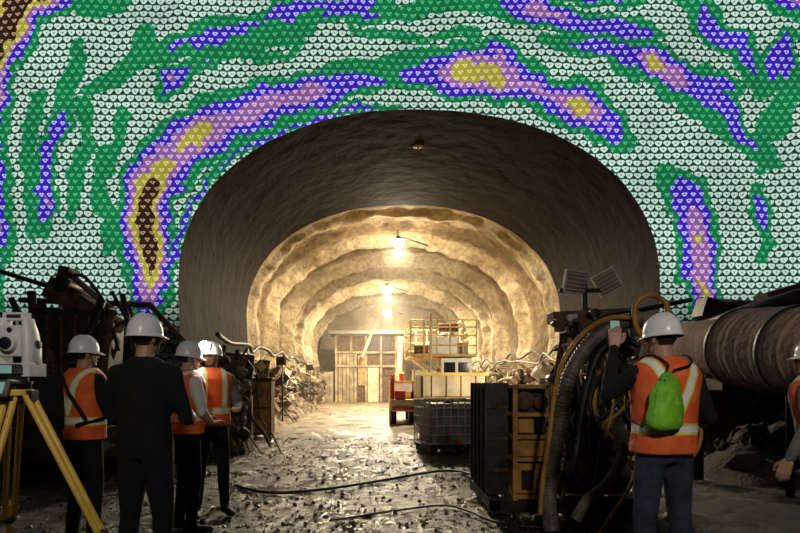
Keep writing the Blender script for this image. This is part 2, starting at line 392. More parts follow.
def fill_flood(loc,target,e,name='fill_flood_light'):  # fill lamps with fixtures, added to brighten machines, floor and tunnel walls
    em=bpy.data.objects.new(name,None); scene.collection.objects.link(em); em.location=loc
    d=(Vector(target)-Vector(loc)).normalized(); q=d.to_track_quat('-Z','Y')
    mb=MB(); R=q.to_euler(); 
    mb.box(-d*.06,(.4,.3,.1),'dark',R); mb.box(-d*.008,(.34,.24,.012),'white',R); mb.cyl((0,0,-.1),(0,0,-loc[2]+.05),.03,'dark'); 
    for k in range(3): an=k*2.09; mb.cyl((0,0,-loc[2]+.6),(.4*math.cos(an),.4*math.sin(an),-loc[2]+.02),.018,'dark',seg=8)
    mb.obj('fill_flood_head',em)
    l=light('fill_flood_beam','SPOT',d*.04,e,LC,.1,parent=em,spot_size=1.7,spot_blend=.5); l.rotation_euler=R
fill_flood((4.75,13.6,2.3),(1.2,23,.6),1000); fill_flood((-3.3,20.6,2.2),(3,30,2.5),1300); fill_flood((-3.3,29.5,2.2),(2,36,3),1200)
t=NT('tunnel_dust_haze'); t.t.nodes.remove(t.b); v=t.n('ShaderNodeVolumeScatter'); v.inputs['Density'].default_value=.0042; v.inputs['Color'].default_value=(1,.92,.78,1); v.inputs['Anisotropy'].default_value=.55
t.l(v.outputs[0],t.t.nodes['Material Output'].inputs['Volume'])
mb=MB(); mb.bb(-3.6,5.6,20.3,45.8,.3,7.0,t.mat); mb.obj('dust_haze',recenter=False)
# ---------------------------------------------------------------- rocks
def rockpile(name,cx,cy,lx,ly,hh,nr,seed,m='rock',big=.3):
    random.seed(seed); mb=MB(); nx,ny=40,26; vs=[]
    for j in range(ny+1):
        for i in range(nx+1):
            u,v=i/nx*2-1,j/ny*2-1; x=cx+u*lx; y=cy+v*ly
            k=max(0,1-abs(u)**3)*max(0,1-abs(v)**2.2)
            z=hh*k*(.75+.5*noise.noise(Vector((x*.9,y*.9,seed))))+noise.noise(Vector((x*3,y*3,seed)))*.16*k-.05
            vs.append((x,y,z))
    fs=[(j*(nx+1)+i,j*(nx+1)+i+1,(j+1)*(nx+1)+i+1,(j+1)*(nx+1)+i) for j in range(ny) for i in range(nx)]
    mb.add(vs,fs,m)
    for _ in range(nr):
        i=random.randrange(3,nx-2); j=random.randrange(2,ny-1); p=vs[j*(nx+1)+i]; mb.stone(p,big*random.uniform(.35,1),m,8,6)
    return mb
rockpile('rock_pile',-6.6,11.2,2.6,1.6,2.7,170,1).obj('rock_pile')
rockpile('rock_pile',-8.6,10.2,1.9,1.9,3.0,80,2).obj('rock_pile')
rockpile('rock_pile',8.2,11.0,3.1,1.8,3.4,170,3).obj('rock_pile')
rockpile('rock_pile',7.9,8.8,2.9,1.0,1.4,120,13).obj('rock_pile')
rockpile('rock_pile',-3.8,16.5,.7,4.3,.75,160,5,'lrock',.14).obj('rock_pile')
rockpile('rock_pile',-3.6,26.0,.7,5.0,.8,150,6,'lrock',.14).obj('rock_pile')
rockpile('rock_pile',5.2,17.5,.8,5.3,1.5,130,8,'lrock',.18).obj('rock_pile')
mb=MB()
mb.tube([P(20,300,10.3),P(150,305,9.6),P(215,375,9.4)],.05,'rust',8); mb.tube([P(-10,268,10),P(60,290,9.6),P(118,340,9.5)],.04,'dark',8)
mb.cyl(P(40,305,9.2),P(62,400,9.0),.09,'rust'); mb.cyl(P(112,310,9.2),P(98,400,9.0),.07,'rust')
mb.cyl(P(62,400,9.0),(P(62,400,9).x,9,0),.09,'dark'); mb.cyl(P(98,400,9.0),(P(98,400,9).x,9,0),.08,'dark')
random.seed(31)
for k in range(20):
    u=random.uniform(-10,165); a=P(u,random.uniform(285,350),9.3+random.uniform(-.3,.5)); b_=a+Vector((random.uniform(-1,1),random.uniform(-.3,.3),-random.uniform(.8,1.6))); mb.cyl(a,b_,random.choice([.03,.05,.07]),random.choice(['dark','rust','dark']),seg=10)
mb.obj('steel_pipe_stack')
mb=MB()
b=P(75,290,9.4)
mb.box(b+Vector((-.1,0,-.1)),(.55,.5,.35),'rust',(0,.5,0)); mb.box(b+Vector((-.12,0,.2)),(.18,.35,.32),'rust',(0,.2,0))
mb.box(b+Vector((.35,0,-.35)),(.9,.4,.22),'rust',(0,.6,0)); mb.cyl(b+Vector((-.1,-.3,.05)),b+Vector((-.1,.3,.05)),.12,'dark')
mb.cyl(b+Vector((-.1,-.1,.3)),b+Vector((.6,-.1,-.3)),.05,'steel'); mb.tube(crom([b+Vector((0,-.2,.2)),b+Vector((.3,-.25,.15)),b+Vector((.6,-.2,-.3)),b+Vector((.8,-.2,-1.0))]),.03,'rubber',8)
mb.box(b+Vector((.0,.1,-1.3)),(1.1,.9,1.9),'dark',(0,.05,.1)); mb.box(b+Vector((.0,.1,-2.45)),(1.5,1.4,.5),'dark')
for k in range(5): mb.box(b+Vector((-.45+.22*k,-.38,-1.3)),(.06,.06,1.7),'rust')
mb.obj('excavator',bevel=.02)
random.seed(4); mb=MB()
for k in range(34):
    u=random.uniform(208,256); d=random.uniform(10.8,12.8); z0=random.uniform(.9,2.2)
    p=P(u,0,d); p.z=z0; pts=[p]
    for q in range(4):
        p=p+Vector((random.uniform(-.35,.3),random.uniform(-.2,.2),-z0/4.2)); pts.append(p)
    pts[-1].z=.05; mb.tube(crom(pts,6),random.choice([.015,.025,.04]),random.choice(['rust','steel','rubber','lrock','tan']),8)
mb.box(P(228,415,12)+Vector((0,0,0)),(.9,.7,.8),'rust',(0,0,.3)); mb.box(P(236,375,12.4),(.7,.5,.9),'dark',(0,.1,.2)); mb.bb(P(215,0,12).x,P(248,0,12).x,11.7,12.5,0,1.2,'dark')
for k in range(90):
    q=P(random.uniform(205,255),0,12); mb.stone((q.x,random.uniform(10.9,11.7),random.uniform(.05,1.9)),random.uniform(.05,.15),'lrock')
for k in range(30):
    mb.box((random.uniform(-3.5,-2.6),random.uniform(11.5,12.2),random.uniform(.1,1.6)),(random.uniform(.05,.3),.1,random.uniform(.05,.5)),random.choice(['rust','steel','tan']),(random.random(),random.random(),0))
mb.obj('hose_pile',bevel=.01)
for side in (-1,1):
    mb=MB()
    for k in range(9):
        pts=[]
        for i in range(26):
            y=13.6+i*1.15; x=X0+side*(4.8-.03*k); pts.append((x+random.uniform(-.14,.14),y,2.5-.22*k+random.uniform(-.25,.15)))
        mb.tube(crom(pts,4),random.choice([.025,.04,.06]),['rubber','steel','rust','lrock','tan'][k%5],6)
    for i in range(100):
        y=random.uniform(13.5,40); mb.box((X0+side*random.uniform(4.4,4.9),y,random.uniform(.2,2.0)),(random.uniform(.1,.4),random.uniform(.1,.5),random.uniform(.1,.6)),random.choice(['rust','dark','lrock','tan','lrock']),(random.random(),random.random(),random.random()))
    mb.obj('utility_cable_run')
mb=MB(); c=P(260,438,15); X,Y=c.x,15.2
mb.bb(X-.3,X+.3,Y-.25,Y+.3,.08,1.52,'rust'); mb.bb(X-.24,X+.26,Y-.28,Y-.25,.8,1.45,'yellow'); mb.bb(X-.24,X+.26,Y-.28,Y-.25,.14,.76,'yellow')
mb.bb(X-.33,X+.33,Y-.3,Y+.33,1.5,1.56,'dark'); mb.bb(X-.12,X+.08,Y-.3,Y-.28,1.05,1.3,'steel'); mb.cyl((X+.2,Y-.3,1.0),(X+.2,Y-.3,1.15),.015,'dark')
for a in(-.25,.25): mb.bb(X+a-.04,X+a+.04,Y-.25,Y+.3,0,.1,'dark')
mb.obj('electrical_cabinet',bevel=.012)
# ---------------------------------------------------------------- IBC tote
mb=MB(); X,Y=P(450,0,12).x,12.2; r=Euler((0,0,.25)).to_matrix(); 
def T(x,y,z): q=r@Vector((x,y,0)); return (X+q.x,Y+q.y,z)
mb.box((X,Y,.6),(1.0,.82,.82),'tank',(0,0,.25))
mb.box((X,Y,.13),(1.2,1.0,.05),'dark',(0,0,.25))
for a in(-.5,0,.5): mb.box(T(a,0,.06),(.14,1,.12),'dark',(0,0,.25))
for zz in(.2,.38,.56,.74,.92,1.08):
    c4=[T(-.6,-.5,zz),T(.6,-.5,zz),T(.6,.5,zz),T(-.6,.5,zz)]
    for i in range(4): mb.cyl(c4[i],c4[(i+1)%4],.016,'galv',seg=6)
for k in range(9):
    a=-.6+1.2*k/8
    for b_ in(-.5,.5): mb.cyl(T(a,b_,.15),T(a,b_,1.08),.014,'galv',seg=6)
    a=-.5+k/8
    for b_ in(-.6,.6): mb.cyl(T(b_,a,.15),T(b_,a,1.08),.014,'galv',seg=6)
mb.cyl(T(0,0,1.0),T(0,0,1.1),.1,'dark'); mb.cyl(T(0,-.4,.22),T(0,-.58,.22),.05,'red')
mb.obj('ibc_tank')
# ---------------------------------------------------------------- far tunnel shed
mb=MB(); d=42; x0,x1=P(336,0,d).x,P(396,0,d).x
mb.bb(x0,x1,d+.3,d+2.5,0,5.0,'rust')
for xx in np.linspace(x0,x1,5): mb.bb(xx-.08,xx+.08,d,d+.3,0,5.0,'tan')
for zz in (2.6,3.6,4.9): mb.bb(x0-.1,x1+.1,d-.05,d+.3,zz-.08,zz+.08,'tan')
mb.bb(x0+.1,x0+1.5,d+.1,d+.2,0,3.6,'tan'); mb.bb(x0+2.3,x0+3.1,d+.05,d+.15,0,2.5,'cream'); mb.bb(x0+1.6,x0+2.1,d+.1,d+.2,1.2,3.4,'yellow')
mb.bb(x0+3.3,x0+4.1,d+.1,d+.2,0,1.8,'rust'); mb.bb(x0+2.2,x0+4.0,d+.1,d+.2,3.7,4.8,'dark')
for k in range(5): mb.bb(x0+.15+.28*k,x0+.2+.28*k,d+.05,d+.1,0,3.6,'rust')
mb.bb(x0-1.2,x0-.2,d-.2,d+1,0,2.2,'tan'); mb.bb(x0-.5,x1+1.4,d-.6,d+2.5,4.9,5.15,'steel')
mb.cyl((x0+1.9,d-1,3.2),(x0+2.9,d-1,5.6),.12,'cream')
mb.obj('site_shed',bevel=.02)
mb=MB(); d=40; X=P(398,0,d).x
mb.cyl((X,d,0),(X+.2,d,4.6),.2,'cream'); mb.box((X+.1,d,2),(.6,.5,.3),'yclean'); mb.bb(X-.4,X+.5,d-.4,d+.5,0,.5,'dark'); mb.obj('concrete_boom')
def wheel(mb,c,r,wd,ax=(1,0,0)):
    c=Vector(c); a=Vector(ax); mb.tube([c-a*wd/2,c-a*wd*.42,c+a*wd*.42,c+a*wd/2],[r*.86,r,r,r*.86],'rubber',20); mb.cyl(c-a*wd*.53,c+a*wd*.53,r*.45,'steel')
mb=MB(); xa,xb=P(410,0,21).x,P(474,0,21).x; y0,y1=20.5,24.5
mb.bb(xa,xb,y0,y1,.65,1.25,'yclean'); mb.bb(xa+.1,xb-.1,y0-.1,y0,.75,1.15,'cream'); mb.bb(xa+.1,xa+.8,y0+.1,y0+1.0,1.25,1.9,'white')
mb.bb(xb-1.25,xb-.15,y0,y0+1.4,1.25,2.3,'white'); mb.bb(xb-1.15,xb-.75,y0-.02,y0,1.6,2.15,'glass'); mb.bb(xb-.65,xb-.25,y0-.02,y0,1.6,2.15,'glass'); mb.bb(xb-1.1,xb-.3,y0-.03,y0,1.3,1.5,'yclean')
for wx_ in(xa+.2,xb-.2):
    for wy in(y0+.7,y1-.7): wheel(mb,(wx_,wy,.5),.5,.35)
mb.bb(xa,xb,y0,y1,2.35,2.45,'yclean')
for xx in np.linspace(xa,xb,6):
    for yy_ in(y0,y1): mb.cyl((xx,yy_,2.4),(xx,yy_,3.65),.03,'cream',seg=8)
for zz in(2.75,3.1,3.4,3.65):
    for yy_ in(y0,y1): mb.cyl((xa,yy_,zz),(xb,yy_,zz),.028,'yclean',seg=8)
    for xx in(xa,xb): mb.cyl((xx,y0,zz),(xx,y1,zz),.028,'yclean',seg=8)
for a,b_ in((xa+.3,xb-.3),(xb-.3,xa+.3)):
    for yy_ in(y0+.4,y1-.4): mb.cyl((a,yy_,1.2),(b_,yy_,2.35),.06,'cream')
mb.cyl((xa+.7,y0,1.2),(xa+.7,y0,3.9),.05,'cream',seg=8); mb.box((xa+1.2,y0+.3,2.75),(.9,.6,.6),'white'); mb.box((xb-.5,y0+.5,2.65),(.5,.5,.45),'tan'); mb.box((xa+.4,y0+.4,2.62),(.5,.4,.35),'rust')
mb.cyl((xa+.2,y0+.8,2.5),(xb-.3,y0+1.5,3.75),.06,'white'); mb.cyl((xa+1.0,y0+.2,3.4),(xa+1.7,y0+.2,3.4),.16,'rust')
for k in range(7): mb.cyl((xa+.12,y0-.12,.4+.25*k),(xa+.5,y0-.12,.4+.25*k),.02,'cream',seg=6)
mb.cyl((xa+.12,y0-.12,.2),(xa+.12,y0-.12,2.4),.025,'cream',seg=6); mb.cyl((xa+.5,y0-.12,.2),(xa+.5,y0-.12,2.4),.025,'cream',seg=6)
mb.obj('lift_platform',bevel=.01)
mb=MB(); d=16.5; xa,xb=P(421,0,d).x,P(487,0,d).x
mb.bb(xa,xb,d,d+2.8,.95,1.05,'yclean'); mb.bb(xa,xb,d,d+.08,1.0,1.68,'cream'); mb.bb(xa,xa+.07,d,d+2.8,1,1.68,'cream'); mb.bb(xb-.07,xb,d,d+2.8,1,1.68,'cream'); mb.bb(xa-.05,xb+.05,d-.03,d+.1,1.62,1.72,'yclean')
mb.bb(xa+.15,xb-.15,d+.1,d+2.8,.6,.95,'dark'); mb.bb(xa+.05,xb-.05,d-.05,d+.05,.5,.62,'steel')
for xx in(xa+.25,xb-.25):
    wheel(mb,(xx,d+.7,.45),.45,.32); wheel(mb,(xx,d+2.4,.45),.45,.32)
for k in range(4): mb.bb(xa+.3+.42*k,xa+.33+.42*k,d-.03,d,1.02,1.62,'tan')
mb.bb(xa+.05,xa+.2,d-.06,d-.02,.66,.78,'red'); mb.bb(xb-.2,xb-.05,d-.06,d-.02,.66,.78,'red')
mb.obj('dump_trailer',bevel=.012)
mb=MB(); d=19.6; xa,xb=P(391,0,d).x,P(417,0,d).x-.05
mb.bb(xa,xb,d,d+3.2,.45,.85,'cream'); mb.bb(xa,xb,d+.9,d+2.6,.85,1.5,'yclean'); mb.bb(xa+.03,xb-.03,d-.03,d,.5,.62,'red'); mb.bb(xa+.05,xb-.05,d+.88,d+.9,1.1,1.4,'white')
mb.bb(xa,xa+.12,d+.2,d+.4,.85,1.7,'red'); mb.cyl(((xa+xb)/2,d+1.2,1.5),((xa+xb)/2,d+1.2,1.75),.09,'red'); mb.bb(xa+.15,xa+.5,d+.1,d+.6,.85,1.15,'red')
for xx in(xa+.1,xb-.1):
    wheel(mb,(xx,d+.6,.33),.33,.2); wheel(mb,(xx,d+2.6,.33),.33,.2)
mb.obj('utility_cart',bevel=.012)
# ---------------------------------------------------------------- drilling rig on right
random.seed(11); mb=MB()
mb.bb(1.25,3.0,6.2,6.32,.04,.2,'dark'); mb.bb(1.25,3.0,7.5,7.62,.04,.2,'dark')
for xx in(1.3,1.9,2.4,2.9): mb.bb(xx-.05,xx+.05,6.2,7.6,.06,.18,'dark')
mb.bb(1.26,1.46,6.45,7.5,.2,1.42,'dark')
for k in range(5): mb.bb(1.23,1.49,6.43+.25*k,6.46+.25*k,.2,1.44,'dark')
for zz in(.45,.8,1.15): mb.bb(1.24,1.48,6.42,6.45,zz,zz+.04,'rust')
for xx in(1.5,1.9):
    for yy_ in(6.2,6.9): mb.bb(xx-.025,xx+.025,yy_-.03,yy_+.03,.18,1.42,'yellow')
for zz in(.22,.62,.86,1.1,1.4): mb.bb(1.47,1.93,6.17,6.93,zz-.022,zz+.022,'yellow')
mb.bb(1.54,1.86,6.24,6.86,.25,.58,'yellow'); mb.bb(1.53,1.87,6.22,6.86,.65,.83,'yellow'); mb.bb(1.53,1.87,6.35,6.86,.88,1.38,'dark'); mb.cyl((1.62,6.25,1.25),(1.62,6.8,1.25),.1,'rust'); mb.cyl((1.8,6.25,1.23),(1.8,6.8,1.23),.08,'rust'); mb.bb(1.55,1.72,6.25,6.4,.9,1.08,'yellow')
mb.bb(1.58,1.7,6.2,6.26,.3,.5,'dark'); mb.bb(1.74,1.84,6.2,6.26,.9,1.05,'dark')
mb.bb(2.0,2.85,6.5,7.4,.2,1.05,'dark'); mb.bb(2.05,2.6,6.45,7.2,1.05,1.5,'rust'); mb.bb(2.6,2.95,6.4,7.0,.9,1.65,'dark')
for k in range(7): mb.bb(2.1+.07*k,2.13+.07*k,6.43,6.46,1.1,1.45,'dark')
mb.cyl((2.15,6.35,.45),(2.75,6.35,.45),.16,'rust'); mb.cyl((2.3,6.4,.75),(2.3,6.4,1.35),.09,'steel'); mb.cyl((2.05,6.38,.2),(2.05,6.38,1.5),.035,'yellow')
mb.cyl((2.5,6.38,1.5),(2.5,6.38,1.9),.07,'rust'); mb.cyl((2.15,6.6,1.5),(2.15,6.6,2.0),.05,'steel')
for a,b_,rr_ in (((2.05,6.5,1.5),(2.2,6.6,2.25),.045),((2.75,6.5,1.6),(2.65,6.6,2.25),.05),((2.1,7.1,1.4),(2.5,6.7,2.3),.04)): mb.cyl(a,b_,rr_,'rust')
mb.box((2.45,6.6,2.2),(.9,.26,.12),'rust',(0,-.05,0)); mb.box((2.3,6.5,2.05),(.35,.25,.22),'rust',(0,.3,0)); mb.box((2.72,6.5,2.0),(.25,.25,.3),'steel',(0,-.2,0))
mb.cyl((2.0,6.45,2.12),(2.95,6.45,2.05),.04,'dark'); mb.cyl((2.1,6.4,1.75),(2.8,6.4,1.85),.06,'dark')
for k in range(130):
    x=random.uniform(1.92,2.95); z=random.uniform(.25,2.2)
    s_=random.uniform(.03,.12); y=6.38+random.uniform(-.1,.06)
    if random.random()<.5: mb.box((x,y,z),(s_,s_,s_*random.uniform(.6,2)),random.choice(['rust','dark','galv','rust','yellow']),(0,random.uniform(-.2,.2),0))
    else: mb.cyl((x,y-.06,z),(x,y+.06,z),s_*.5,random.choice(['rust','dark','steel']),seg=12)
for k in range(24):
    a=Vector((random.uniform(1.95,2.9),6.35,random.uniform(1.2,2.2))); b_=Vector((random.uniform(1.95,2.9),6.35,random.uniform(.2,.9)))
    mb.tube(crom([a,a.lerp(b_,.35)+Vector((random.uniform(-.2,.2),-.15,-.1)),a.lerp(b_,.7)+Vector((random.uniform(-.2,.2),-.12,-.1)),b_],8),random.choice([.014,.02,.025]),random.choice(['rubber','rubber','rust','yhose']),8)
mb.obj('drilling_rig',bevel=.008)
em=bpy.data.objects.new('flood_light_mast',None); scene.collection.objects.link(em); em.location=(2.45,6.75,2.28)
mb=MB(); mb.cyl((0,0,-.1),(0,0,.35),.03,'dark'); mb.cyl((-.3,0,.24),(.3,0,.24),.025,'dark')
for (u,v,ry) in ((575,282,.12),(607,282,-.5)):
    p=P(u,v,6.75)-em.location; R=(.15,ry,.1 if u<590 else -.3)
    mb.box(p,(.27,.07,.27),'galv',R); Rm=Euler(R).to_matrix()
    mb.box(p+Rm@Vector((0,-.045,0)),(.23,.02,.23),'duct',R)
    for k in range(5): mb.box(p+Rm@Vector((0,-.06,-.09+.045*k)),(.24,.012,.012),'galv',R)
    mb.cyl(p+Vector((0,.02,-.12)),(p.x,0,.24),.02,'dark')
mb.obj('flood_heads',em,bevel=.006)
def corr(name,pts,r,m='ghose',n=26):
    mb=MB(); c=crom(pts,n); mb.tube(c,[r*(1+.14*math.sin(i*2.1)) for i in range(len(c))],m,14); mb.obj(name)
corr('corrugated_hose',[P(640,318,5.7),P(612,326,5.7),P(588,345,5.7),P(568,380,5.7),P(562,420,5.8),P(552,470,5.7),P(549,505,5.6),P(552,532,5.4)],.07,n=30)
corr('corrugated_hose',[P(618,420,5.6),P(622,455,5.4),P(606,485,5.3),P(588,500,5.2),P(575,520,5.2)],.05)
def hose(pts,r,m,name):
    mb=MB(); mb.tube(crom(pts,12),r,m,10); mb.obj(name)
hose([P(650,350,5.5),P(636,325,5.5),P(636,305,5.5),P(648,295,5.5),P(662,300,5.5),P(668,315,5.5),P(668,400,5.6),P(660,470,5.7)],.026,'yhose','yellow_hose')
hose([P(634,318,5.6),P(610,318,5.55),P(585,332,5.5),P(563,362,5.5),P(554,400,5.55),P(549,440,5.5),P(543,480,5.5),P(540,515,5.45)],.024,'yhose','yellow_hose')
hose([P(690,425,4.6),P(701,432,4.6),P(694,455,4.6),P(670,470,4.6),P(640,474,4.7),P(622,500,4.8),P(600,533,5.0)],.016,'yhose','yellow_hose')
hose([P(690,300,7.0),P(640,310,6.4),P(600,320,6.2),P(575,350,6.1),P(580,420,6.1),P(560,505,5.9)],.03,'rubber','black_hose')
hose([P(640,345,5.9),P(618,338,6.0),P(598,355,6.0),P(585,395,6.0),P(578,440,6.0),P(575,470,5.9),P(590,500,5.7),P(600,520,5.6)],.04,'rubber','black_hose')
hose([P(640,372,5.6),P(610,368,5.8),P(590,400,5.9),P(600,450,5.7),P(590,510,5.5)],.025,'rubber','black_hose')
def gp(u,d,z=.035): p=P(u,0,d); p.z=z; return p
hose([gp(520,6.4),gp(490,7.6),gp(470,8.9),gp(440,9.2),gp(380,8.3),gp(320,7.6),gp(270,7.4),gp(235,7.9)],.02,'rubber','ground_cable')
hose([gp(545,5.6),gp(500,5.8),gp(450,6.6),gp(400,6.4),gp(330,5.9)],.012,'rubber','ground_cable')
# ---------------------------------------------------------------- ventilation duct at right
mb=MB(); a=P(688,347,9.0); b=P(745,348,7.0); c=P(900,356,4.9)
pts=[a.lerp(b,i/8) for i in range(9)]; mb.tube(pts,[.38+.01*(i%2) for i in range(9)],'duct',32)
n=60; pts=[b.lerp(c,i/n) for i in range(n+1)]; mb.tube(pts,[.47+.004*math.sin(i*1.9)+.018*noise.noise(Vector((i*.3,0,0))) for i in range(n+1)],'duct',40)
dr=(c-b).normalized()
for s_ in(0,.45): q=b.lerp(c,s_); mb.cyl(q-dr*.03,q+dr*.03,.49,'dark',seg=40)
for q in (a.lerp(b,.4),b.lerp(c,.7)):
    mb.bb(q.x-.03,q.x+.03,q.y+.3,q.y+.36,0,q.z-.3,'rubber')
    mb.bb(q.x-.06,q.x+.06,q.y-.45,q.y+.45,q.z-.6,q.z-.44,'dark')
mb.obj('ventilation_duct')
mb=MB()
mb.tube([P(690,332,8.6),P(745,312,7.6),P(800,296,6.8),P(880,285,6.4)],.09,'dark',12); mb.tube([P(680,345,8.8),P(740,322,8),P(820,306,7.4),P(880,300,7)],.06,'rust',12)
mb.tube([P(700,300,9),P(760,305,8.2),P(860,290,7.5)],.05,'rust',10)
mb.box(P(715,312,8.8),(.5,.3,.3),'dark',(0,.3,0)); mb.box(P(780,300,8.0),(.5,.3,.3),'rust',(0,-.3,0))
for u,d,v in((700,8.6,330),(790,7.3,300)): p=P(u,v,d); mb.cyl(p,(p.x,p.y,0),.05,'rubber')
mb.obj('steel_pipe_rack')
# ---------------------------------------------------------------- total station on tripod
em=bpy.data.objects.new('survey_total_station',None); scene.collection.objects.link(em); O=P(17,392,3.3); em.location=O
mb=MB()
mb.cyl((0,0,-.02),(0,0,.015),.085,'tripod',seg=28); mb.cyl((0,0,-.06),(0,0,-.02),.05,'dark',seg=20)
gz=-O.z
for ex,ey in ((.80,-.05),(-.1,-.5),(-.42,.55)):
    foot=Vector((ex,ey,gz+.02)); top=Vector((ex*.09,ey*.09,-.02)); dirv=(foot-top); side=dirv.cross(Vector((0,0,1))).normalized()*.03
    mb.box(top,(.07,.07,.06),'dark')
    mid=top.lerp(foot,.58)
    mb.cyl(top+side,mid+side*.8,.018,'tripod',seg=10); mb.cyl(top-side,mid-side*.8,.018,'tripod',seg=10)
    mb.ell(mid,(.045,.03,.03),'dark'); mb.cyl(top.lerp(foot,.5),top.lerp(foot,.97),.019,'tripod',.014,seg=10); mb.cyl(top.lerp(foot,.96),foot,.016,'dark',.004,seg=10); mb.box(top.lerp(foot,.95),(.07,.03,.015),'dark')
    mb.cyl(mid+side*1.2,mid-side*1.2,.012,'steel',seg=8)
mb.obj('tripod',em,bevel=.003)
mb=MB()
for k in range(3):
    an=k*2.094+.5; mb.cyl((.055*math.cos(an),.055*math.sin(an),.012),(.055*math.cos(an),.055*math.sin(an),.045),.018,'dark',seg=14)
mb.cyl((0,0,.045),(0,0,.06),.08,'dark',seg=24); mb.cyl((0,0,.06),(0,0,.09),.06,'white',seg=24)
mb.box((0,0,.125),(.24,.17,.075),'white'); mb.box((-.005,-.088,.125),(.17,.015,.062),'dark'); mb.box((-.02,-.097,.128),(.1,.006,.045),'screen')
for i in range(4):
    for j in range(3): mb.box((.048+.013*i,-.098,.11+.016*j),(.009,.006,.01),'steel')
for sx in(-1,1):
    mb.loft([(sx*.085,0,.155,.036,.075),(sx*.087,0,.25,.034,.07),(sx*.078,0,.34,.03,.06),(sx*.062,0,.42,.024,.042)],'white',24)
    mb.cyl((sx*.113,0,.27),(sx*.13,0,.27),.024,'dark',seg=18)
mb.cyl((0,-.1,.275),(0,.09,.275),.046,'white',.052,seg=24); mb.cyl((0,-.115,.275),(0,-.1,.275),.032,'dark',seg=20); mb.cyl((0,.09,.275),(0,.115,.275),.05,'dark',seg=20)
mb.box((0,0,.29),(.12,.13,.17),'white'); mb.ell((0,-.116,.275),(.025,.01,.025),'glass'); mb.cyl((0,-.075,.35),(0,.05,.35),.014,'dark',seg=12)
mb.box((0,0,.43),(.13,.06,.045),'white'); mb.box((0,-.032,.43),(.08,.004,.02),'dark')
mb.obj('instrument',em,bevel=.008)
mb=MB(); 
mb.box((-.06,-.12,.02),(.17,.02,.1),'steel',(-.5,0,.1)); mb.box((-.06,-.132,.026),(.13,.004,.07),'screen',(-.5,0,.1)); mb.cyl((-.06,-.12,-.0),(0,0,-.05),.012,'dark',seg=8)
mb.obj('controller',em,bevel=.004)
# ---------------------------------------------------------------- people
def remesh(mb,vox,sm,fold=0,seed=0):
    me=mb.mesh('tmp'); o=bpy.data.objects.new('tmp',me); scene.collection.objects.link(o)
    r=o.modifiers.new('r','REMESH'); r.mode='VOXEL'; r.voxel_size=vox
    s=o.modifiers.new('s','SMOOTH'); s.factor=.5; s.iterations=sm
    dg=bpy.context.evaluated_depsgraph_get(); dg.update()
    out=bpy.data.meshes.new_from_object(o.evaluated_get(dg)); bpy.data.objects.remove(o)
    out.materials.clear()
    if fold:
        for v in out.vertices:
            c=v.co; k=noise.noise(Vector((c.x*9+seed,c.y*9,c.z*5)))+.5*noise.noise(Vector((c.x*20+seed,c.y*20,c.z*26)))
            v.co=c+v.normal*k*fold
    for p in out.polygons: p.use_smooth=True
    return out
def segd(p,a,b):
    ab=b-a; t=max(0,min(1,(p-a).dot(ab)/ab.length_squared)); return (p-(a+ab*t)).length
def addhand(mb,w,d,pn,side,curl):
    d=Vector(d).normalized(); pn=Vector(pn); pn=(pn-d*pn.dot(d)).normalized(); lat=d.cross(pn)*side
    for i,(o,L) in enumerate(((.032,.07),(.011,.078),(-.011,.072),(-.031,.058))):
        k=w+d*(.092-abs(i-1)*.005)+lat*o
        mb.chain([w+d*.005+lat*o*.55,k],[.017,.0125],'skin')
        dd=d.copy(); p=k; pts=[p]
        for s_ in range(3):
            R=Matrix.Rotation(curl*(.7,1,.8)[s_]*(1+.08*i),3,d.cross(pn)); dd=R@dd; p=p+dd*L*(.45,.32,.23)[s_]; pts.append(p)
        mb.chain(pts,[.0105,.0098,.009,.0078],'skin')
    b=w+d*.022+lat*.022; p1=b+(d*.5+lat*.75+pn*.3).normalized()*.04; p2=p1+(d*.8+lat*.35+pn*.35).normalized()*.034; p3=p2+(d*.9+pn*.4).normalized()*.026
    mb.chain([b,p1,p2,p3],[.016,.013,.011,.009],'skin')
TR=[(.87,.14,.10),(.95,.172,.12),(1.03,.165,.118),(1.12,.158,.115),(1.22,.168,.122),(1.33,.185,.13),(1.40,.192,.124),(1.445,.17,.105),(1.48,.12,.085),(1.515,.072,.068)]
PC=[0]
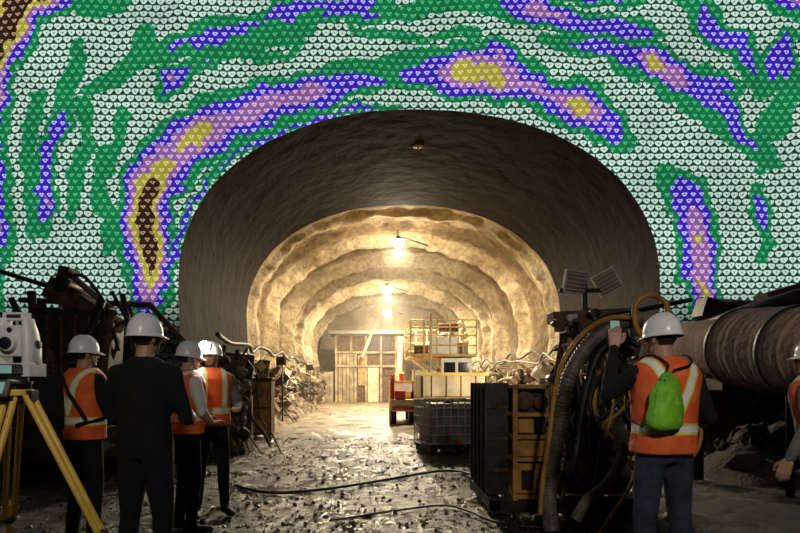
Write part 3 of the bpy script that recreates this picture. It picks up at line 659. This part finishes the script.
def person(u,d,top_v,heading,arms,jacket='black',legs='black',vest=True,sleeve=None,lean=0.0,head=(0,0),short=False,stance=.1,step=0.0,lampon=False,wide=1.0):
    PC[0]+=1; em=bpy.data.objects.new('construction_worker',None); scene.collection.objects.link(em)
    top=CH+(VY-top_v)/F*d; sc=top/1.80
    em.location=((u-VX)/F*d,d,0); em.rotation_euler=(0,0,math.radians(heading)); em.scale=(sc,sc,sc)
    def B(z): return lean*max(0,z-.9)
    mb=MB(); mb.loft([(0,B(z),z,rx*wide,ry*wide) for z,rx,ry in TR],'black')
    for sx in(-1,1):
        st=step*sx
        hip=Vector((sx*.085,0,.9)); kn=Vector((sx*(.085+stance*.3),.02+st*.5,.5)); an=Vector((sx*(.085+stance*.5),-.02+st,.1))
        mb.chain([hip,kn.lerp(hip,.45),kn,an.lerp(kn,.6),an],[.095*wide,.083*wide,.066,.062,.052],'black')
        mb.chain([an+Vector((0,-.03,-.05)),an+Vector((sx*.02,.1,-.058)),an+Vector((sx*.03,.17,-.062))],[.045,.043,.036],'black')
    armJ=[]
    for sx,A in zip((-1,1),arms):
        sh=Vector((sx*.185*wide,B(1.41),1.405)); el=Vector(A[0]); wr=Vector(A[1]); armJ.append((sh,el,wr))
        dv=(wr-el).normalized()
        mb.chain([Vector((sx*.11,B(1.41),1.41)),sh,sh.lerp(el,.5),el,el.lerp(wr,.35),wr-dv*.02],[.075,.066,.055,.047,.046,.034],'black')
    me=remesh(mb,.016,5,.006,PC[0]*3.3)
    ms=[M[jacket],M[legs],M['boot'],M['skin'],M[sleeve or jacket]]
    for m in ms: me.materials.append(m)
    mi=[]
    for p in me.polygons:
        c=p.center; k=0
        if c.z<.13: k=2
        elif c.z<.97: k=1
        da=9; fr=0
        for (sh,el,wr) in armJ:
            a=segd(c,sh,el); b=segd(c,el,wr); m_=min(a,b)
            if m_<da: da=m_; fr=(1 if b<a else 0)
        if da<.075 and (c.z>.97 or da<.058):
            k=4
            if short and fr: k=3
        mi.append(k)
    me.polygons.foreach_set('material_index',mi)
    o=bpy.data.objects.new('body',me); scene.collection.objects.link(o); o.parent=em
    mb=MB()
    for sx,(sh,el,wr),A in zip((-1,1),armJ,arms): addhand(mb,wr,A[2],A[3],A[5] if len(A)>5 else sx,A[4])
    me=remesh(mb,.0045,2); me.materials.append(M['skin']); o=bpy.data.objects.new('hands',me); scene.collection.objects.link(o); o.parent=em
    hb=Vector((0,B(1.5)+.0,1.5)); mb=MB()
    mb.chain([Vector((0,-.005,-.03)),Vector((0,.005,.07))],[.062,.056],'skin')
    mb.ell((0,.005,.165),(.076,.096,.1),'skin',seg=24,rings=16); mb.ell((0,.035,.1),(.058,.066,.085),'skin',seg=20,rings=14); mb.ell((0,.075,.045),(.032,.026,.024),'skin')
    mb.chain([Vector((0,.094,.15)),Vector((0,.112,.112))],[.010,.015],'skin'); mb.ell((-.013,.1,.108),.010,'skin'); mb.ell((.013,.1,.108),.010,'skin')
    mb.ell((0,.094,.077),(.025,.011,.006),'skin'); mb.ell((0,.092,.067),(.021,.011,.006),'skin'); mb.ell((0,.085,.163),(.05,.018,.01),'skin')
    for sx in(-1,1): mb.ell((sx*.078,.0,.125),(.011,.019,.032),'skin',rot=(.15,0,sx*.35)); mb.ell((sx*.045,.066,.11),(.02,.02,.022),'skin')
    me=remesh(mb,.0055,2)
    for m in('skin','hair'): me.materials.append(M[m])
    me.polygons.foreach_set('material_index',[1 if (p.center.z>.085 and p.center.y<(-.012 if p.center.z<.14 else .03) and abs(p.center.x)<.079) else 0 for p in me.polygons])
    ho=bpy.data.objects.new('head',me); scene.collection.objects.link(ho); ho.parent=em; ho.location=hb; ho.rotation_euler=(math.radians(head[1]),0,math.radians(head[0]))
    mb=MB()
    for sx in(-1,1): mb.ell((sx*.031,.083,.142),(.0125,.01,.009),'eye'); mb.ell((sx*.031,.0925,.142),(.005,.003,.005),'hair'); mb.chain([Vector((sx*.015,.1,.16)),Vector((sx*.048,.088,.162))],[.004,.003],'hair')
    mb.obj('eyes',ho)
    mb=MB(); seg=48; rings=14; vs=[]; cz=.15; RX,RY=.1,.12
    for i in range(rings+1):
        ph=math.pi/2*(1-i/rings)
        for k in range(seg):
            an=2*math.pi*k/seg; rx,ry=RX*math.cos(ph)**.9+.001,RY*math.cos(ph)**.9+.001; xx=rx*math.cos(an); yy_=ry*math.sin(an)
            z=cz+.138*math.sin(ph)**.9; z+=.008*math.exp(-(xx/.018)**2)*min(1,math.cos(ph)*3+.4)*(1 if ph>.25 else 0)
            vs.append((xx,yy_,z))
    for ext,dz in ((1,-.006),(1,-.012)):
        for k in range(seg):
            an=2*math.pi*k/seg; br=.012+.038*max(0,math.sin(an))**2
            if dz==-.012: br-=.003
            vs.append(((RX+br*.8)*math.cos(an),(RY+br)*math.sin(an),cz+dz-.012*max(0,math.sin(an))))
    for k in range(seg): an=2*math.pi*k/seg; vs.append(((RX-.006)*math.cos(an),(RY-.006)*math.sin(an),cz-.006))
    R_=rings+4
    fs=[(i*seg+k,i*seg+(k+1)%seg,(i+1)*seg+(k+1)%seg,(i+1)*seg+k) for i in range(R_-1) for k in range(seg)]
    mb.add(vs,fs,'hat',True)
    mb.tube([(.092*math.cos(a_),.112*math.sin(a_),cz-.008) for a_ in [2*math.pi*k/32 for k in range(33)]],.01,'black',6)
    for sx in(-1,1): mb.tube([(sx*.09,.01,cz-.01),(sx*.084,.03,.09),(sx*.05,.07,.03),(0,.085,.018)],.004,'black',6)
    if lampon:
        mb.box((0,.14,cz+.055),(.08,.045,.07),'dark'); mb.cyl((0,.16,cz+.055),(0,.19,cz+.055),.05,'headlamp'); mb.ell((0,.19,cz+.055),(.05,.02,.05),'headlamp')
    mb.obj('hard_hat',ho)
    if vest:
        mb=MB(); rr=[]
        T2=[(.93,.19,.14),(.97,.19,.142),(1.03,.186,.141),(1.12,.182,.14),(1.22,.188,.144),(1.33,.203,.152),(1.40,.212,.148),(1.45,.196,.13),(1.487,.142,.108),(1.512,.1,.09)]
        for i in range(len(T2)-1):
            for q in range(4):
                f=q/4; a,b=T2[i],T2[i+1]; rr.append(tuple(a[j]+(b[j]-a[j])*f for j in range(3)))
        rr.append(T2[-1])
        mb.loft([(0,B(z),z,rx*wide,ry*wide) for z,rx,ry in rr],'vest',64,cap=False)
        vv=[]
        for q in mb.v:
            c=Vector(q); k=.009*noise.noise(Vector((c.x*10+PC[0],c.y*10,c.z*6)))+.006*noise.noise(Vector((c.x*22,c.y*22,c.z*18+PC[0]))); n_=Vector((c.x,c.y-B(c.z),0)).normalized(); vv.append(tuple(c+n_*k))
        mb.v=vv; o=mb.obj('hi_vis_vest',em); s=o.modifiers.new('s','SOLIDIFY'); s.thickness=.006; s.offset=1
    return em
DR=((.25,.02,1.14),(.26,.1,.88),(0,.15,-1),(-1,0,0),.35)
def fwd(sx,w=.2,z=1.2,y=.3,ez=1.13): return ((sx*.27,.03,ez),(sx*w,y,z),(-sx*.2,1,.2),(0,.2,-1),.5)
pr=person(664,3.8,311,6,[((-.30,.13,1.28),(-.16,.30,1.60),(.1,.05,1),(.3,1,0),.5),((.29,-.02,1.14),(.2,.24,1.18),(-.3,1,.1),(-1,0,-.2),.5)],legs='jeans',head=(18,-4))
mb=MB()
ph=(-.14,.335,1.70)
mb.box(ph,(.078,.011,.155),'dark',(0,0,.15)); mb.box((ph[0],ph[1]-.007,ph[2]),(.07,.002,.145),'screen',(0,0,.15)); mb.obj('phone',pr,bevel=.003)
mb=MB(); rg=[]; BX=-.11
for i in range(17):
    s_=i/16; z=1.08+.35*s_; k=math.sin(math.pi*min(1,s_*.96+.04))**.35
    rg.append((BX+.03*s_,-.18+.02*s_,z,(.14-.085*s_)*k,(.06-.04*s_)*k+.004))
mb.loft(rg,'lime',48)
vv=[]
for q in mb.v:
    c=Vector(q); f=(c.z-1.05)/.38; an=math.atan2(c.y+.18,c.x-BX); k=.014*math.sin(an*11+c.z*6)*max(0,f)**1.2+.018*noise.noise(c*12); vv.append(tuple(c+Vector((c.x-BX,c.y+.18,0)).normalized()*k))
mb.v=vv
for sx in(-1,1): mb.tube(crom([(-.07+sx*.02,-.17,1.43),(sx*.075,-.15,1.47),(sx*.11,-.05,1.525),(sx*.125,.08,1.49),(sx*.14,.165,1.35),(sx*.185,.1,1.15),(BX+sx*.12,-.15,1.1)],8),.006,'black',8)
mb.obj('drawstring_backpack',pr)
person(828,3.9,334,35,[((-.33,.0,1.2),(-.38,.1,.95),(-.1,.3,-1),(1,0,0),.4),DR],jacket='grey',head=(10,0),lean=.12)
p1=person(84,5.0,334,-28,[((-.27,-.02,1.14),(-.22,.16,.98),(.2,.6,-.6),(1,0,0),.5),fwd(1)],head=(-15,0))
mb=MB(); mb.loft([(-.12,-.22,1.02,.12,.06),(-.12,-.225,1.06,.14,.08),(-.12,-.225,1.3,.135,.08),(-.12,-.21,1.42,.11,.06),(-.12,-.19,1.46,.05,.03)],'black',28)
mb.tube(crom([(-.17,-.16,1.42),(-.1,-.05,1.55),(.0,.1,1.44),(.12,.165,1.3),(.21,.06,1.12),(.12,-.16,1.05)],8),.016,'black',8); mb.tube([(-.1,-.15,1.5),(.05,-.165,1.3),(.19,-.12,1.1)],.015,'black',8)
mb.obj('shoulder_bag',p1)
person(145,3.95,312,-12,[((-.26,.05,1.12),(-.2,.22,1.05),(.4,.8,0),(1,0,0),.5),((.26,.05,1.12),(.18,.26,1.1),(-.3,.8,0),(-1,0,0),.5)],vest=False,head=(-15,0),wide=1.06)
person(187,5.6,340,-50,[fwd(-1,.17,1.05,.22),fwd(1,.2,1.02,.16)],jacket='wshirt',short=True,head=(-14,-6),stance=.12)
person(211,6.25,340,-150,[fwd(-1,.17,1.1,.28),fwd(1,.2,1.0,.25)],jacket='grey',head=(-40,8),stance=.12,lampon=True)
light('headlamp_light','SPOT',P(213,353,5.9),30,(1,.97,.9),.03,rot=(math.radians(75),0,math.radians(200)),spot_size=1.6)
# ---------------------------------------------------------------- fill spots added above the viewpoint to brighten the people, unseen
def aim(a,b): return (Vector(b)-Vector(a)).to_track_quat('-Z','Y').to_euler()
for L,Tg,e in (((-.8,.2,3.4),(-2.0,5.0,1.5),170),((1.2,.2,3.2),(2.2,4.8,1.6),200)):
    light('people_fill_light','SPOT',L,e,(1,.93,.84),.2,rot=aim(L,Tg),spot_size=1.25,spot_blend=.8)
